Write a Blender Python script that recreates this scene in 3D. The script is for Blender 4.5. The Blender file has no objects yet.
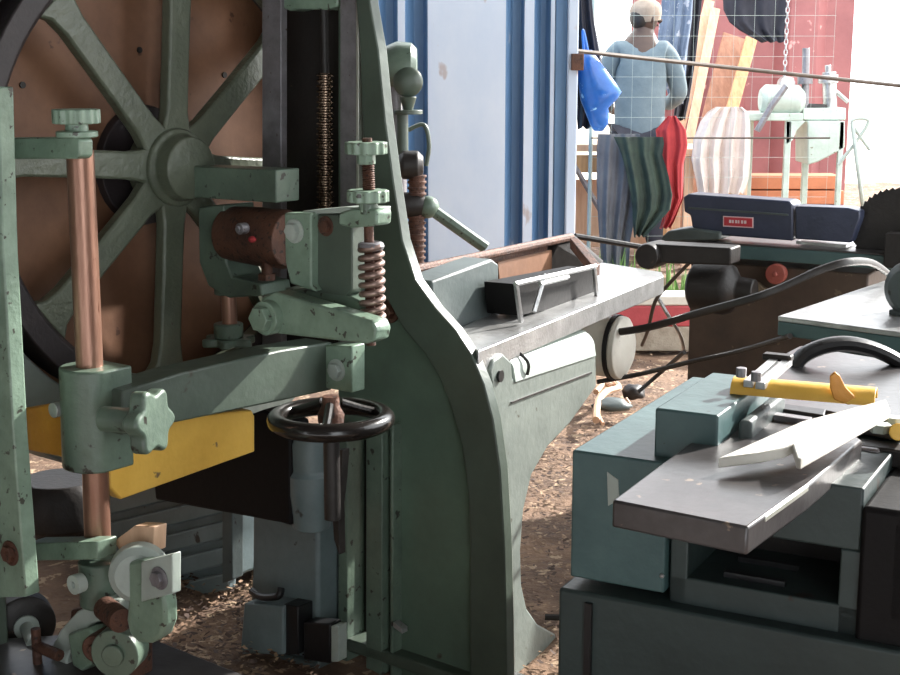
import bpy, math, random
from mathutils import Vector as V, Matrix
random.seed(7)
PI=math.pi
scn=bpy.context.scene; COL=scn.collection
# ------------------------------------------------------------ camera
F_=1400.0; H=1.35; PITCH=math.atan(277.5/F_); cp,sp=math.cos(PITCH),math.sin(PITCH)
CAM=V((0,0,H))
cd=bpy.data.cameras.new('camera'); cam=bpy.data.objects.new('camera',cd); COL.objects.link(cam)
cam.location=CAM; cam.rotation_euler=(PI/2-PITCH,0,0); cd.sensor_width=36; cd.lens=36*F_/900; cd.clip_start=.05; cd.clip_end=200
scn.camera=cam
def ray(u,v):
    x=(u-450)/F_; y=(337.5-v)/F_
    return V((x,cp+y*sp,-sp+y*cp))
def onp(u,v,P,n):
    r=ray(u,v); return CAM+r*((P-CAM).dot(n)/r.dot(n))
def pY(u,v,Y): r=ray(u,v); return CAM+r*(Y/r.y)
def pZ(u,v,z): r=ray(u,v); return CAM+r*((z-H)/r.z)
UP=V((0,0,1)); X=V((1,0,0)); YY=V((0,1,0))
def axes(deg):                      # receding axis and its right-hand normal
    a=math.radians(deg); return V((math.sin(a),math.cos(a),0)),V((math.cos(a),-math.sin(a),0))
D,Fa=axes(38); J,K=axes(28)
class PL:
    def __init__(s,P,n): s.P=P; s.n=n
    def p(s,u,v): return onp(u,v,s.P,s.n)
    def off(s,d): return PL(s.P+s.n*d,s.n)
    def m(s,u,v): return (s.p(u,v)-CAM).length/F_     # metres per pixel
def FP(u,v,Y): return PL(pY(u,v,Y),D)      # plane facing camera-left (normal D, away)
def DP(u,v,Y): return PL(pY(u,v,Y),-Fa)    # plane facing camera-right; normal away = -Fa
def KP(u,v,Y): return PL(pY(u,v,Y),J)
def JP(u,v,Y): return PL(pY(u,v,Y),-K)
def YP(Y): return PL(V((0,Y,0)),YY)
# ------------------------------------------------------------ materials
def s2l(c): return tuple(((x/255)/12.92 if x/255<=.04045 else ((x/255+.055)/1.055)**2.4) for x in c)+(1,)
MATS={}
def mat(name,col,col2=None,rough=.55,metal=0,scale=6,chip=None,chipamt=.62,bump=.15,contrast=.5,detail=6,stretch=None,wave=None,trans=0,spec=.5):
    m=bpy.data.materials.new(name); m.use_nodes=True; nt=m.node_tree; N=nt.nodes; L=nt.links
    b=N['Principled BSDF']; b.inputs['Roughness'].default_value=rough; b.inputs['Metallic'].default_value=metal
    b.inputs['Specular IOR Level'].default_value=spec
    tc=N.new('ShaderNodeTexCoord'); mp=N.new('ShaderNodeMapping'); L.new(tc.outputs['Object'],mp.inputs[0])
    if stretch: mp.inputs['Scale'].default_value=stretch
    n1=N.new('ShaderNodeTexNoise'); n1.inputs['Scale'].default_value=scale; n1.inputs['Detail'].default_value=detail; n1.inputs['Roughness'].default_value=.65
    L.new(mp.outputs[0],n1.inputs['Vector'])
    r=N.new('ShaderNodeValToRGB'); r.color_ramp.elements[0].position=.5-contrast/2+.05; r.color_ramp.elements[1].position=.5+contrast/2-.05
    c2=col2 or tuple(x*.72 for x in col)
    r.color_ramp.elements[0].color=s2l(c2); r.color_ramp.elements[1].color=s2l(col)
    L.new(n1.outputs['Fac'],r.inputs[0]); out=r.outputs[0]
    if chip:
        n2=N.new('ShaderNodeTexNoise'); n2.inputs['Scale'].default_value=scale*4.5; n2.inputs['Detail'].default_value=4; L.new(mp.outputs[0],n2.inputs['Vector'])
        r2=N.new('ShaderNodeValToRGB'); r2.color_ramp.elements[0].position=chipamt; r2.color_ramp.elements[1].position=chipamt+.04
        L.new(n2.outputs['Fac'],r2.inputs[0])
        mx=N.new('ShaderNodeMix'); mx.data_type='RGBA'; L.new(r2.outputs[0],mx.inputs[0]); L.new(out,mx.inputs[6]); mx.inputs[7].default_value=s2l(chip)
        out=mx.outputs[2]
    L.new(out,b.inputs['Base Color'])
    if bump:
        n3=N.new('ShaderNodeTexNoise'); n3.inputs['Scale'].default_value=scale*8; n3.inputs['Detail'].default_value=5; L.new(mp.outputs[0],n3.inputs['Vector'])
        bp=N.new('ShaderNodeBump'); bp.inputs['Strength'].default_value=bump; bp.inputs['Distance'].default_value=.01; L.new(n3.outputs['Fac'],bp.inputs['Height'])
        L.new(bp.outputs[0],b.inputs['Normal'])
    MATS[name]=m; return m
M_green=mat('green_paint',(104,122,107),(78,92,82),.36,0,9,(44,42,36),.64)
M_greenl=mat('light_green_paint',(136,158,140),(104,124,108),.36,0,12,(62,62,54),.635)
M_greend=mat('dull_green_paint',(84,97,86),(62,70,62),.40,0,2.5,(60,44,34),.7,bump=.25)
M_spoke=mat('wheel_green_paint',(104,110,94),(82,90,76),.38,0,9,(70,60,44),.72,bump=.3)
M_grey=mat('grey_green_cast_paint',(126,134,128),(98,106,102),.38,0,6,(70,66,58),.7)
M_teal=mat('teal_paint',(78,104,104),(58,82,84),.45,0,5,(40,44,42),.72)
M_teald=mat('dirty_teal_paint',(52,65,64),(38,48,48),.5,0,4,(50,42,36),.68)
M_slate=mat('slate_grey_paint',(80,90,89),(60,68,68),.5,0,6,(40,36,32),.7)
M_brown=mat('red_brown_board',(140,100,74),(106,72,52),.6,0,5,(82,52,38),.7,bump=.1)
M_rubber=mat('dark_rubber',(52,44,46),(36,30,32),.55,0,14,bump=.1)
M_steel=mat('worn_steel',(142,140,144),(112,108,112),.36,.3,20,(80,64,52),.68)
M_rimlit=mat('bright_rimlit_edge',(206,206,198),(180,182,172),.32,.55,16,bump=.05)  # pale edge metal with the rim light put into its colour
M_spring=mat('brownish_spring_steel',(164,140,130),(120,98,90),.35,.6,14,bump=.05)
M_steelb=mat('bright_steel',(196,196,196),(150,150,150),.28,.6,16,(110,90,70),.72)
M_table=mat('machined_table_steel',(92,89,89),(60,57,58),.32,.3,7,(138,122,106),.68,bump=.06)
M_slatel=mat('light_slate_paint',(116,130,132),(88,102,104),.42,0,5,(50,48,44),.7)
M_web=mat('column_web_paint',(104,128,110),(74,88,77),.40,0,2.2,(60,44,34),.7,bump=.25)
M_black=mat('black_paint',(30,30,32),(18,18,20),.4,0,8,(60,56,50),.74,bump=.1)
M_pitch=mat('pitch_black_paint_and_shade',(20,18,19),(13,12,13),.6,0,8,bump=.1,spec=.2)  # black paint on the hood; elsewhere deep shade put into the colour
M_blackg=mat('black_handwheel',(34,30,28),(22,20,19),.2,0,8,bump=.05)
M_rust=mat('rusty_iron',(104,70,54),(66,46,40),.6,.3,18,(52,40,36),.6,bump=.3)
M_copper=mat('copper_coloured_rod',(164,126,108),(128,90,74),.34,.55,8,(104,64,48),.7,bump=.06,stretch=(3,3,.6))
M_screw=mat('oily_screw_steel',(150,130,112),(96,78,66),.25,.8,20,bump=.1)
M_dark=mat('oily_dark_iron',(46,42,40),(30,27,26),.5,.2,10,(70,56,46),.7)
M_yellow=mat('yellow_paint',(238,194,92),(216,168,70),.45,0,6,(120,96,70),.72)
M_orange=mat('orange_yellow_paint',(224,160,60),(196,130,44),.45,0,9,(120,90,60),.74)
M_blue=mat('container_blue_paint',(104,138,172),(78,112,150),.5,0,2.2,(150,160,176),.7,bump=.04,stretch=(1,1,.35))
M_pale=mat('lit_pale_blue_paint',(206,214,226),(176,192,214),.5,0,1.6,(176,168,170),.68,bump=.04,stretch=(1,1,.5))  # container blue as washed out by daylight, put into the colour
M_navy=mat('navy_blue_paint',(60,66,88),(44,50,68),.42,0,8,(30,32,44),.7)
M_redw=mat('faded_red_wall_paint',(158,100,100),(130,78,80),.6,0,2,(206,150,146),.68)
M_brick=mat('orange_brown_boards',(190,120,84),(150,88,62),.7,0,3)
M_mint=mat('pale_mint_paint',(196,208,198),(162,176,166),.45,0,7,(120,110,90),.7)
M_wood=mat('pale_raw_wood',(206,166,120),(170,128,88),.6,0,5,bump=.1,stretch=(6,6,.6))
M_woodr=mat('reddish_raw_wood',(178,130,104),(142,98,78),.6,0,5,bump=.1,stretch=(6,6,.6))
M_woodp=mat('pinkish_planed_wood',(226,190,160),(196,156,126),.6,0,5,bump=.1,stretch=(6,6,.6))
M_white=mat('weathered_white_sheet',(232,228,218),(206,202,190),.4,0,6,(150,140,128),.72)
M_skin=mat('brown_skin',(78,56,46),(60,42,34),.5,0,10,bump=.05)
M_shirt=mat('faded_blue_grey_cloth',(112,126,132),(88,102,110),.85,0,5,bump=.2)
M_cap=mat('beige_cap_cloth',(160,144,130),(132,118,104),.85,0,12,bump=.2)
M_trous=mat('grey_trouser_cloth',(108,108,112),(80,80,86),.85,0,4,bump=.2)
M_dkgreen=mat('dark_green_cloth',(58,72,60),(34,42,38),.85,0,7,bump=.2)
M_red=mat('red_cloth',(176,54,56),(136,36,42),.8,0,6,bump=.2)
M_bag=mat('bright_blue_plastic',(44,116,196),(26,80,160),.3,0,4,(150,200,236),.66)
M_darkcl=mat('dark_garment_cloth',(50,50,60),(30,30,38),.85,0,5,bump=.2)
M_blcl=mat('washed_blue_cloth',(120,136,158),(84,98,122),.85,0,4,(170,176,190),.6,bump=.2)
M_palecl=mat('pale_pink_cloth',(222,210,204),(200,184,176),.85,0,5,bump=.2)
M_label=mat('red_label',(196,60,70),(180,48,60),.4,0,10,bump=0)
M_lw=mat('label_white',(232,214,214),(220,200,200),.4,0,10,bump=0)
M_wire=mat('dull_wire',(96,86,78),(70,62,56),.5,.4,12,bump=0)
M_cord=mat('dark_cable',(50,44,40),(34,30,28),.5,0,12,bump=.1)
M_grass=mat('grass_green',(128,160,84),(88,124,60),.8,0,8)
M_stone=mat('pale_stone',(176,166,150),(130,118,104),.8,0,10,bump=.4)
M_roof=mat('dark_sheet_roof',(92,84,78),(70,62,58),.7,0,2)
M_palec=mat('cream_machine_paint',(176,186,178),(146,156,150),.4,0,7,(100,96,88),.72)
def mat_floor():
    m=mat('sawdust_dirt',(136,108,86),(74,56,46),.95,0,5,(168,144,118),.6,bump=1.0,contrast=.45,detail=10)
    return m
M_floor=mat_floor(); M_chip=mat('wood_shaving',(168,140,110),(120,94,74),.8,0,4); M_chipd=mat('dark_wood_chip',(88,64,50),(58,42,34),.8,0,4)
# ------------------------------------------------------------ mesh building
class MB:
    def __init__(s): s.v=[]; s.f=[]
    def add(s,vs,fs):
        b=len(s.v); s.v+= [V(x) for x in vs]; s.f+=[tuple(i+b for i in f) for f in fs]; return s
    def prism(s,pts,ext):
        n=len(pts); vs=list(pts)+[p+ext for p in pts]
        fs=[tuple(range(n)),tuple(range(2*n-1,n-1,-1))]+[(i,n+i,n+(i+1)%n,(i+1)%n) for i in range(n)]
        return s.add(vs,fs)
    def box(s,c,ax,half):
        a=[ax[i]*half[i] for i in range(3)]
        pts=[c-a[0]-a[1]-a[2],c+a[0]-a[1]-a[2],c+a[0]+a[1]-a[2],c-a[0]+a[1]-a[2]]
        return s.prism(pts,a[2]*2)
    def lathe(s,o,ax,prof,seg=24):          # prof: (distance along ax, radius)
        ax=ax.normalized(); t=UP if abs(ax.z)<.9 else X
        a=ax.cross(t).normalized(); b=ax.cross(a); vs=[]; fs=[]
        for d,r in prof:
            for k in range(seg):
                th=2*PI*k/seg; vs.append(o+ax*d+(a*math.cos(th)+b*math.sin(th))*r)
        for i in range(len(prof)-1):
            for k in range(seg):
                k2=(k+1)%seg; fs.append((i*seg+k,i*seg+k2,(i+1)*seg+k2,(i+1)*seg+k))
        fs.append(tuple(range(seg-1,-1,-1))); fs.append(tuple((len(prof)-1)*seg+k for k in range(seg)))
        return s.add(vs,fs)
    def cyl(s,p0,p1,r,seg=20,r2=None):
        return s.lathe(p0,p1-p0,[(0,r),((p1-p0).length,r if r2 is None else r2)],seg)
    def ring(s,o,ax,R,r,seg=48,k=12):       # torus
        ax=ax.normalized(); t=UP if abs(ax.z)<.9 else X; a=ax.cross(t).normalized(); b=ax.cross(a)
        vs=[];fs=[]
        for i in range(seg):
            th=2*PI*i/seg; e=a*math.cos(th)+b*math.sin(th)
            for j in range(k):
                ph=2*PI*j/k; vs.append(o+e*(R+r*math.cos(ph))+ax*r*math.sin(ph))
        for i in range(seg):
            for j in range(k):
                fs.append((i*k+j,((i+1)%seg)*k+j,((i+1)%seg)*k+(j+1)%k,i*k+(j+1)%k))
        return s.add(vs,fs)
    def annulus(s,o,ax,prof,seg=64):        # closed profile revolved (distance, radius)
        ax=ax.normalized(); t=UP if abs(ax.z)<.9 else X; a=ax.cross(t).normalized(); b=ax.cross(a); n=len(prof); vs=[];fs=[]
        for i in range(seg):
            th=2*PI*i/seg; e=a*math.cos(th)+b*math.sin(th)
            for d,r in prof: vs.append(o+ax*d+e*r)
        for i in range(seg):
            for j in range(n): fs.append((i*n+j,((i+1)%seg)*n+j,((i+1)%seg)*n+(j+1)%n,i*n+(j+1)%n))
        return s.add(vs,fs)
    def tube(s,pts,r,k=8,smooth=True,flat=1):
        if smooth and len(pts)>2:
            q=[]
            for i in range(len(pts)-1):
                p0=pts[max(i-1,0)];p1=pts[i];p2=pts[i+1];p3=pts[min(i+2,len(pts)-1)]
                for j in range(8):
                    t=j/8; q.append(.5*((2*p1)+(p2-p0)*t+(2*p0-5*p1+4*p2-p3)*t*t+(3*p1-p0-3*p2+p3)*t**3))
            q.append(pts[-1]); pts=q
        vs=[];fs=[];n=len(pts); prev=None
        for i,p in enumerate(pts):
            d=(pts[min(i+1,n-1)]-pts[max(i-1,0)]).normalized()
            if prev is None:
                t=UP if abs(d.z)<.9 else X; a=d.cross(t).normalized()
            else:
                a=(prev-d*prev.dot(d)).normalized()
            prev=a; b=d.cross(a)
            for j in range(k):
                ph=2*PI*j/k; vs.append(p+a*math.cos(ph)*r+b*math.sin(ph)*r*flat)
        for i in range(n-1):
            for j in range(k): fs.append((i*k+j,i*k+(j+1)%k,(i+1)*k+(j+1)%k,(i+1)*k+j))
        fs.append(tuple(range(k-1,-1,-1))); fs.append(tuple((n-1)*k+j for j in range(k)))
        return s.add(vs,fs)
    def ball(s,c,r,sx=1,sy=1,sz=1,seg=16):
        vs=[];fs=[];n=seg//2
        for i in range(n+1):
            ph=PI*i/n
            for k in range(seg):
                th=2*PI*k/seg; vs.append(c+V((math.sin(ph)*math.cos(th)*sx,math.sin(ph)*math.sin(th)*sy,math.cos(ph)*sz))*r)
        for i in range(n):
            for k in range(seg): fs.append((i*seg+k,(i+1)*seg+k,(i+1)*seg+(k+1)%seg,i*seg+(k+1)%seg))
        return s.add(vs,fs)
    def build(s,name,m,parent=None,bev=0,seg=2,label=None,cat=None,group=None,kind=None,ang=35,sub=0):
        me=bpy.data.meshes.new(name)
        if parent is not None: loc=wloc(parent)
        else:
            xs=[p.x for p in s.v]; ys=[p.y for p in s.v]; zs=[p.z for p in s.v]
            loc=V(((min(xs)+max(xs))/2,(min(ys)+max(ys))/2,min(zs)))
        me.from_pydata([p-loc for p in s.v],[],s.f)
        import bmesh
        bm=bmesh.new(); bm.from_mesh(me); bmesh.ops.remove_doubles(bm,verts=bm.verts,dist=1e-6); bmesh.ops.recalc_face_normals(bm,faces=bm.faces); bm.to_mesh(me); bm.free()
        for p in me.polygons: p.use_smooth=True
        me.set_sharp_from_angle(angle=math.radians(ang))
        me.materials.append(m)
        o=bpy.data.objects.new(name,me); COL.objects.link(o)
        if parent is not None: o.parent=parent
        else: o.location=loc
        if bev:
            b=o.modifiers.new('b','BEVEL'); b.width=bev; b.segments=seg; b.limit_method='ANGLE'; b.angle_limit=math.radians(40)
        if sub:
            b=o.modifiers.new('s','SUBSURF'); b.levels=sub; b.render_levels=sub
        return tag(o,label,cat,group,kind)
def wloc(o):
    l=V(o.location)
    while o.parent is not None: o=o.parent; l=l+V(o.location)
    return l
def tag(o,label=None,cat=None,group=None,kind=None):
    if label: o['label']=label
    if cat: o['category']=cat
    if group: o['group']=group
    if kind: o['kind']=kind
    return o
def thing(name,loc,label,cat,group=None):
    o=bpy.data.objects.new(name,None); COL.objects.link(o); o.location=loc; o.empty_display_size=.1
    return tag(o,label,cat,group)
def px(pl,pts): return [pl.p(*q) for q in pts]
def plate(pl,pts,t):           # traced outline on a vertical plane, thickness t away from camera
    return MB().prism(px(pl,pts),pl.n*t)
def rect(pl,u0,v0,u1,v1,t): return plate(pl,[(u0,v0),(u1,v0),(u1,v1),(u0,v1)],t)
def slab(pts,z,t): return MB().prism([pZ(u,v,z) for u,v in pts],UP*-t)
def vface(pl,a,b,zt,zb):       # helper: ground points a,b
    return [V((a.x,a.y,zt)),V((b.x,b.y,zt)),V((b.x,b.y,zb)),V((a.x,a.y,zb))]
def lobed(o,ax,R,n,dep,t,seg=72,roll=0,sharp=1):
    ax=ax.normalized(); tt=UP if abs(ax.z)<.9 else X; a=ax.cross(tt).normalized(); b=ax.cross(a); pts=[]
    for i in range(seg):
        th=2*PI*i/seg; c=math.cos(n*th+roll); c=math.copysign(abs(c)**sharp,c)
        r=R*(1-dep/2+dep/2*c); pts.append(o+(a*math.cos(th)+b*math.sin(th))*r)
    return MB().prism(pts,ax*t)
def bolt(parent,c,ax,r,mtl,name='bolt',h=None,washer=True):
    m=MB(); h=h or r*.9
    if washer: m.cyl(c,c+ax*(h*.25),r*1.45,20)
    m.cyl(c,c+ax*h,r,6)
    return m.build(name,mtl,parent,bev=r*.08)
# ============================================================ SETTING
import bmesh
def build_floor():
    m=MB(); n=110; x0,x1,y0,y1=-5,9,-.5,16; nx=110; ny=150
    from mathutils import noise
    vs=[];fs=[]
    for j in range(ny+1):
        for i in range(nx+1):
            x=x0+(x1-x0)*i/nx; y=y0+(y1-y0)*j/ny
            z=(noise.noise(V((x*2.3,y*2.3,0)))*.5+noise.noise(V((x*7,y*7,3)))*.5+noise.noise(V((x*16,y*16,5)))*.35)*.04
            vs.append((x,y,z-.03))
    for j in range(ny):
        for i in range(nx): a=j*(nx+1)+i; fs.append((a,a+1,a+nx+2,a+nx+1))
    m.add(vs,fs); o=m.build('floor',M_floor,kind='structure'); return o
build_floor()
# ground beyond the shed, lit by open sky
m=MB().add([(-40,16,-.03),(60,16,-.03),(60,70,-.03),(-40,70,-.03)],[(0,1,2,3)]); m.build('floor_yard',mat('pale_yard_earth',(220,208,190),(190,176,158),.9,0,.5),kind='structure')
MB().box(V((9+12,8,-.05)),(X,YY,UP),(12,8,.02)).build('floor_side_yard',MATS['pale_yard_earth'],kind='structure')
def ribbed(x0,x1,y,z0,z1,pitch,dep,t=.03):
    pts=[]; x=x0
    while x<x1:
        pts+=[V((x,y,z0)),V((x+pitch*.35,y,z0)),V((x+pitch*.5,y+dep,z0)),V((x+pitch*.85,y+dep,z0))]; x+=pitch
    back=[p+V((0,t,0)) for p in reversed(pts)]
    return MB().prism(pts+back,V((0,0,z1-z0)))
# roof and left wall of the shed, plus two added light-blocking walls
MB().box(V((-1.35,1.5,3.15)),(X,YY,UP),(3.65,4.4,.04)).build('ceiling',M_roof,kind='structure')  # unseen roof, edges set back to let the sun reach the column
MB().box(V((-4.6,3,1.5)),(X,YY,UP),(.06,5,1.65)).build('wall_left',M_roof,kind='structure')
MB().box(V((2.3,-.6,1.5)),(X,YY,UP),(.06,2.3,1.65)).build('shade_wall_right',M_roof,kind='structure')  # added wall out of view, cuts side light on the foreground
MB().box(V((-2.2,-2.9,1.5)),(X,YY,UP),(2.4,.06,1.65)).build('shade_wall_front',M_roof,kind='structure')  # added wall behind the camera, darkens the foreground
# red back wall at the far side of the yard
ribbed(1.42,2.95,11.2,-.05,3.4,.62,.12).build('wall_back',M_redw,bev=.005,kind='structure')
# ============================================================ BAND SAW
BS=thing('band_saw',V((pY(420,640,2.85).x,2.85,0)),'green cast iron band saw with big spoked wheel, guide post and tension spring','band saw')
COLP=FP(505,500,2.78)
def P_(mb,name,mtl,bev=.0,parent=None,label=None,**k): return mb.build(name,mtl,parent or BS,bev=bev,label=label,**k)
curve=[(364,-70),(370,5),(378,50),(385,120),(393,180),(402,240),(415,280),(435,308),(455,330),(472,356),(484,385),(493,420),(500,470),(504,540),(506,620),(507,712)]
# recessed web of the column
web=[(338,-70)]+[(u-4,v) for u,v in curve]+[(398,716),(398,470),(385,440),(338,440)]
colp=P_(plate(COLP.off(.035),web,.03),'column_web',M_web,.003)
# outer flange following the curve
inner=[(352,-70),(356,5),(360,50),(362,120),(366,180),(372,240),(382,290),(404,330),(424,352),(440,378),(452,410),(462,445),(468,490),(470,540),(470,620),(470,714)]
fl=MB()
FPs=px(COLP,curve); FIs=px(COLP,inner)
for i in range(len(curve)-1):
    fl.prism([FIs[i],FPs[i],FPs[i+1],FIs[i+1]],COLP.n*.075)
# single welded outline prism is cleaner
fl=MB().prism(FPs+FIs[::-1],COLP.n*.030)
P_(fl,'column_flange',M_greend,.003)
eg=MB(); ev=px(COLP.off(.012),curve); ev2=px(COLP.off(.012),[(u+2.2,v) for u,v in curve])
P_(MB().prism(ev+ev2[::-1],COLP.n*.022),'column_lit_edge',M_rimlit,.002)  # added strip, white rim light painted along the column side
# lower-left grooved leg
leg=MB()
for a,b,o_,t in ((338,347,0,.08),(366,382,.0,.08),(390,393,.005,.06)):
    leg.prism(px(COLP.off(o_),[(a,425),(b,425),(b,735),(a,735)]),COLP.n*t)
P_(leg,'column_leg',M_green,.002)
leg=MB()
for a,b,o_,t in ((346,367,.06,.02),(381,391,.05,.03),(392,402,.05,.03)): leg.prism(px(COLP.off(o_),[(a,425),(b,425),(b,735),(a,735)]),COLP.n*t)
P_(leg,'leg_recess_shade',M_dark,0)  # shade of the grooves put into the colour as dark plates
P_(plate(COLP.off(-.0),[(393,622),(402,629),(402,634),(393,627)],.02),'rib',M_steelb,.001)
# slideway
RP=COLP.off(.012)
for a,b in ((262,281),(340,359)):
    P_(rect(RP,a,-70,b,352,.02),'slide_rail',M_steel,.002)
P_(rect(RP.off(-.002),356,-70,358.6,205,.02),'rail_lit_edge',M_rimlit,.001)  # bright line of light painted along the rail's outer edge
P_(rect(RP.off(.06),270,-70,350,352,.02),'channel_back',M_dark,0)
P_(plate(RP.off(.01),[(282,-30),(338,-30),(338,6),(326,10),(300,9),(290,11),(282,8)],.05),'top_cap',M_greenl,.004)
sc_p=RP.off(.02); a=sc_p.p(325,73); b=sc_p.p(325,215); r=sc_p.m(325,150)*8.5
prof=[(0,r*.7)]; n=27; L=(b-a).length
for i in range(n): prof+=[(L*(i+.1)/n,r*.72),(L*(i+.35)/n,r),(L*(i+.6)/n,r),(L*(i+.85)/n,r*.72)]
prof.append((L,r*.7))
P_(MB().lathe(a,(b-a),prof,20),'elevating_screw',M_screw)
P_(MB().cyl(a-UP*-.25,a,r*.5,12),'screw_shank',M_dark)
P_(MB().cyl(b,b-UP*.12,r*.75,16),'screw_end',M_dark)
# ---- wheel
HY=3.12; WP=DP(176,168,HY); C=WP.p(172,167); mpx=WP.m(172,167)
Ri=mpx*206; Ro=mpx*232
wheel=P_(MB().annulus(C,Fa,[(-.045,Ri+.012),(-.045,Ro),(.045,Ro),(.045,Ri+.012),(.03,Ri),(-.03,Ri)],96),'wheel_rim',M_rubber,.003)
P_(MB().annulus(C,Fa,[(.018,Ri-.004),(-.018,Ri-.004),(-.018,Ri+.012),(.018,Ri+.012)],96),'rim_web',M_spoke,.002,parent=wheel)
hubr=mpx*34
P_(MB().lathe(C-Fa*.05,Fa,[(0,hubr*1.1),(.04,hubr*1.15),(.075,hubr*1.1),(.08,hubr*.95),(.115,hubr*.88),(.118,hubr*.6)],40),'wheel_hub',M_spoke,.003,parent=wheel)
for k in range(8):
    th=math.radians(45*k-5)
    e=D*math.cos(th)+UP*math.sin(th); g=UP*math.cos(th)-D*math.sin(th)
    prof=[(hubr*.8,.052),(hubr*1.15,.036),(hubr*1.6,.030),(Ri*.5,.029),(Ri*.84,.030),(Ri*.93,.037),(Ri*.99,.058)]
    pts=[C+e*d+g*w for d,w in prof]+[C+e*d-g*w for d,w in reversed(prof)]
    s_=MB().prism([p+Fa*.016 for p in pts],-Fa*.032)
    P_(s_,'spoke',M_spoke,.006,parent=wheel)
# brown board behind wheel, guard ring
bp=MB(); seg=64; pts=[C-Fa*.10+(D*math.cos(2*PI*i/seg)+UP*math.sin(2*PI*i/seg))*(Ro+.10) for i in range(seg)]
bd=P_(bp.prism(pts,-Fa*.02),'backing_board',M_brown,.002)
kn=MB()
for (u,v) in ((139,50),(22,85),(224,75)): 
    q=PL(C-Fa*.10,Fa).p(u,v); kn.cyl(q,q+Fa*.004,.007,10)
P_(kn,'screw_head',M_dark,parent=bd)
P_(MB().lathe(C-Fa*.098,Fa,[(0,hubr*1.75),(.02,hubr*1.7)],32),'hub_flange',M_rubber,.002)
P_(MB().annulus(C,Fa,[(-.13,Ro+.02),(-.13,Ro+.16),(.02,Ro+.16),(.02,Ro+.02)],96),'wheel_guard',M_grey,.004)
# ---- arbor block in front of hub
AB=FP(275,185,2.92)
P_(plate(AB,[(186,166),(276,170),(276,203),(186,197)],.07),'arbor_block',M_green,.003)
# bearing housing, dark round
BH=AB.off(.03); c0=BH.p(228,233); c1=BH.p(291,240); rr=BH.m(250,235)*29
P_(MB().lathe(c0,(c1-c0),[(0,rr*.7),(.01,rr*.93),(.1,rr),(.13,rr*.96),((c1-c0).length-.02,rr*1.0),((c1-c0).length,rr*.9)],36),'bearing_housing',M_rust,.002)
q=AB.off(-.03).p(246,228); P_(MB().cyl(q,q-D*.02,.012,14).cyl(q-D*.02,q-D*.026,.007,6),'grease_nipple',M_steel,.001)
q=AB.off(-.03).p(247,238)
P_(MB().ball(AB.off(-.055).p(248,240)+D*.012,.009,1,1,.8,10),'red_paint_spot',M_red)
# left yoke
YK=AB.off(.0)
P_(plate(YK,[(198,207),(224,205),(226,262),(232,277),(260,284),(262,296),(228,298),(208,286),(199,262)],.09),'yoke',M_green,.004)
a=YK.off(.03).p(228,288); b=YK.off(.03).p(230,330)
P_(MB().cyl(a,b,.017,18),'adjusting_screw',M_copper)
P_(MB().cyl(YK.off(.03).p(227,274),YK.off(.03).p(228,294),.03,18),'screw_boss',M_green,.002)
kb=YK.off(.03).p(229,345); 
kn=lobed(kb,UP,.062,6,.35,.018).cyl(kb+UP*.016,kb+UP*.05,.033,20)
P_(kn,'star_knob',M_green,.004)
# small hanging bolt
a=YK.off(-.0).p(267,250); b=YK.off(-.0).p(267,280)
P_(MB().cyl(a,b,.012,14).cyl(b,b+UP*.014,.02,6).cyl(a-UP*.01,a+UP*.004,.022,6),'set_screw',M_rust,.001)
# right carriage box
CB=FP(285,250,2.80)
cb=P_(plate(CB,[(285,214),(352,215),(352,291),(344,297),(320,293),(294,284),(288,262)],.04),'carriage',M_greend,.003)
P_(plate(CB.off(-.02),[(284,213),(311,213),(311,285),(316,292),(290,284),(285,262)],.03),'carriage_cheek',M_greenl,.004,parent=cb)
bolt(cb,CB.off(-.02).p(295,231),-D,.017,M_palec)
bolt(cb,CB.off(0).p(326,226),-D,.014,M_rust,h=.01)
P_(plate(CB.off(-.015),[(338,213),(350,209),(374,209),(377,213),(376,226),(350,228),(338,225)],.045),'spring_bracket',M_greenl,.005)
P_(plate(CB.off(-.005),[(302,211),(345,207),(374,208),(374,213),(302,214)],.05),'bracket_bar',M_palec,.002)
bolt(colp,COLP.off(.03).p(391,236),-D,.017,M_rust,h=.025)
# spindle and spring
SPX=CB.off(.0); a=SPX.p(367,138); b=SPX.p(371,345)
sp_ax=(b-a).normalized(); m_=SPX.m(370,240)
P_(MB().cyl(a,b,m_*5,14),'tension_spindle',M_rust)
pr=[(0,m_*4.5)]
q0=SPX.p(368,163); q1=SPX.p(369,190); L=(q1-q0).length
for i in range(12): pr+=[(L*i/12,m_*5.2),(L*(i+.5)/12,m_*6.6)]
pr.append((L,m_*5)); P_(MB().lathe(q0,(q1-q0),pr,16),'spindle_thread',M_rust)
for (u,v,w,n_) in ((366,148,21,12),(368,196,21,12)):
    q=SPX.p(u,v); 
    P_(lobed(q-UP*m_*6,UP,m_*w,n_,.09,m_*12,seg=96,sharp=.5).cyl(q-UP*m_*16,q-UP*m_*5,m_*9.5,8 if n_>1 else 20),'hand_nut',M_greenl,.002)
P_(MB().cyl(SPX.p(369,203),SPX.p(369,214),m_*9,16),'nut_collar',M_green,.001)
# spring helix
q0=SPX.p(371,246); q1=SPX.p(373,326); pts=[]; turns=9; ax=(q1-q0); dn=ax.normalized(); e1=Fa; e2=dn.cross(e1).normalized(); e1=e2.cross(dn)
for i in range(turns*16+1):
    t=i/(turns*16); th=2*PI*turns*t; pts.append(q0+ax*t+(e1*math.cos(th)+e2*math.sin(th))*m_*10.5)
P_(MB().tube(pts,m_*3.4,8,smooth=False),'tension_spring',M_spring,ang=80)
P_(MB().ring(q0,UP,m_*9,m_*4.5,24,8),'spring_seat',M_steel)
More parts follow.
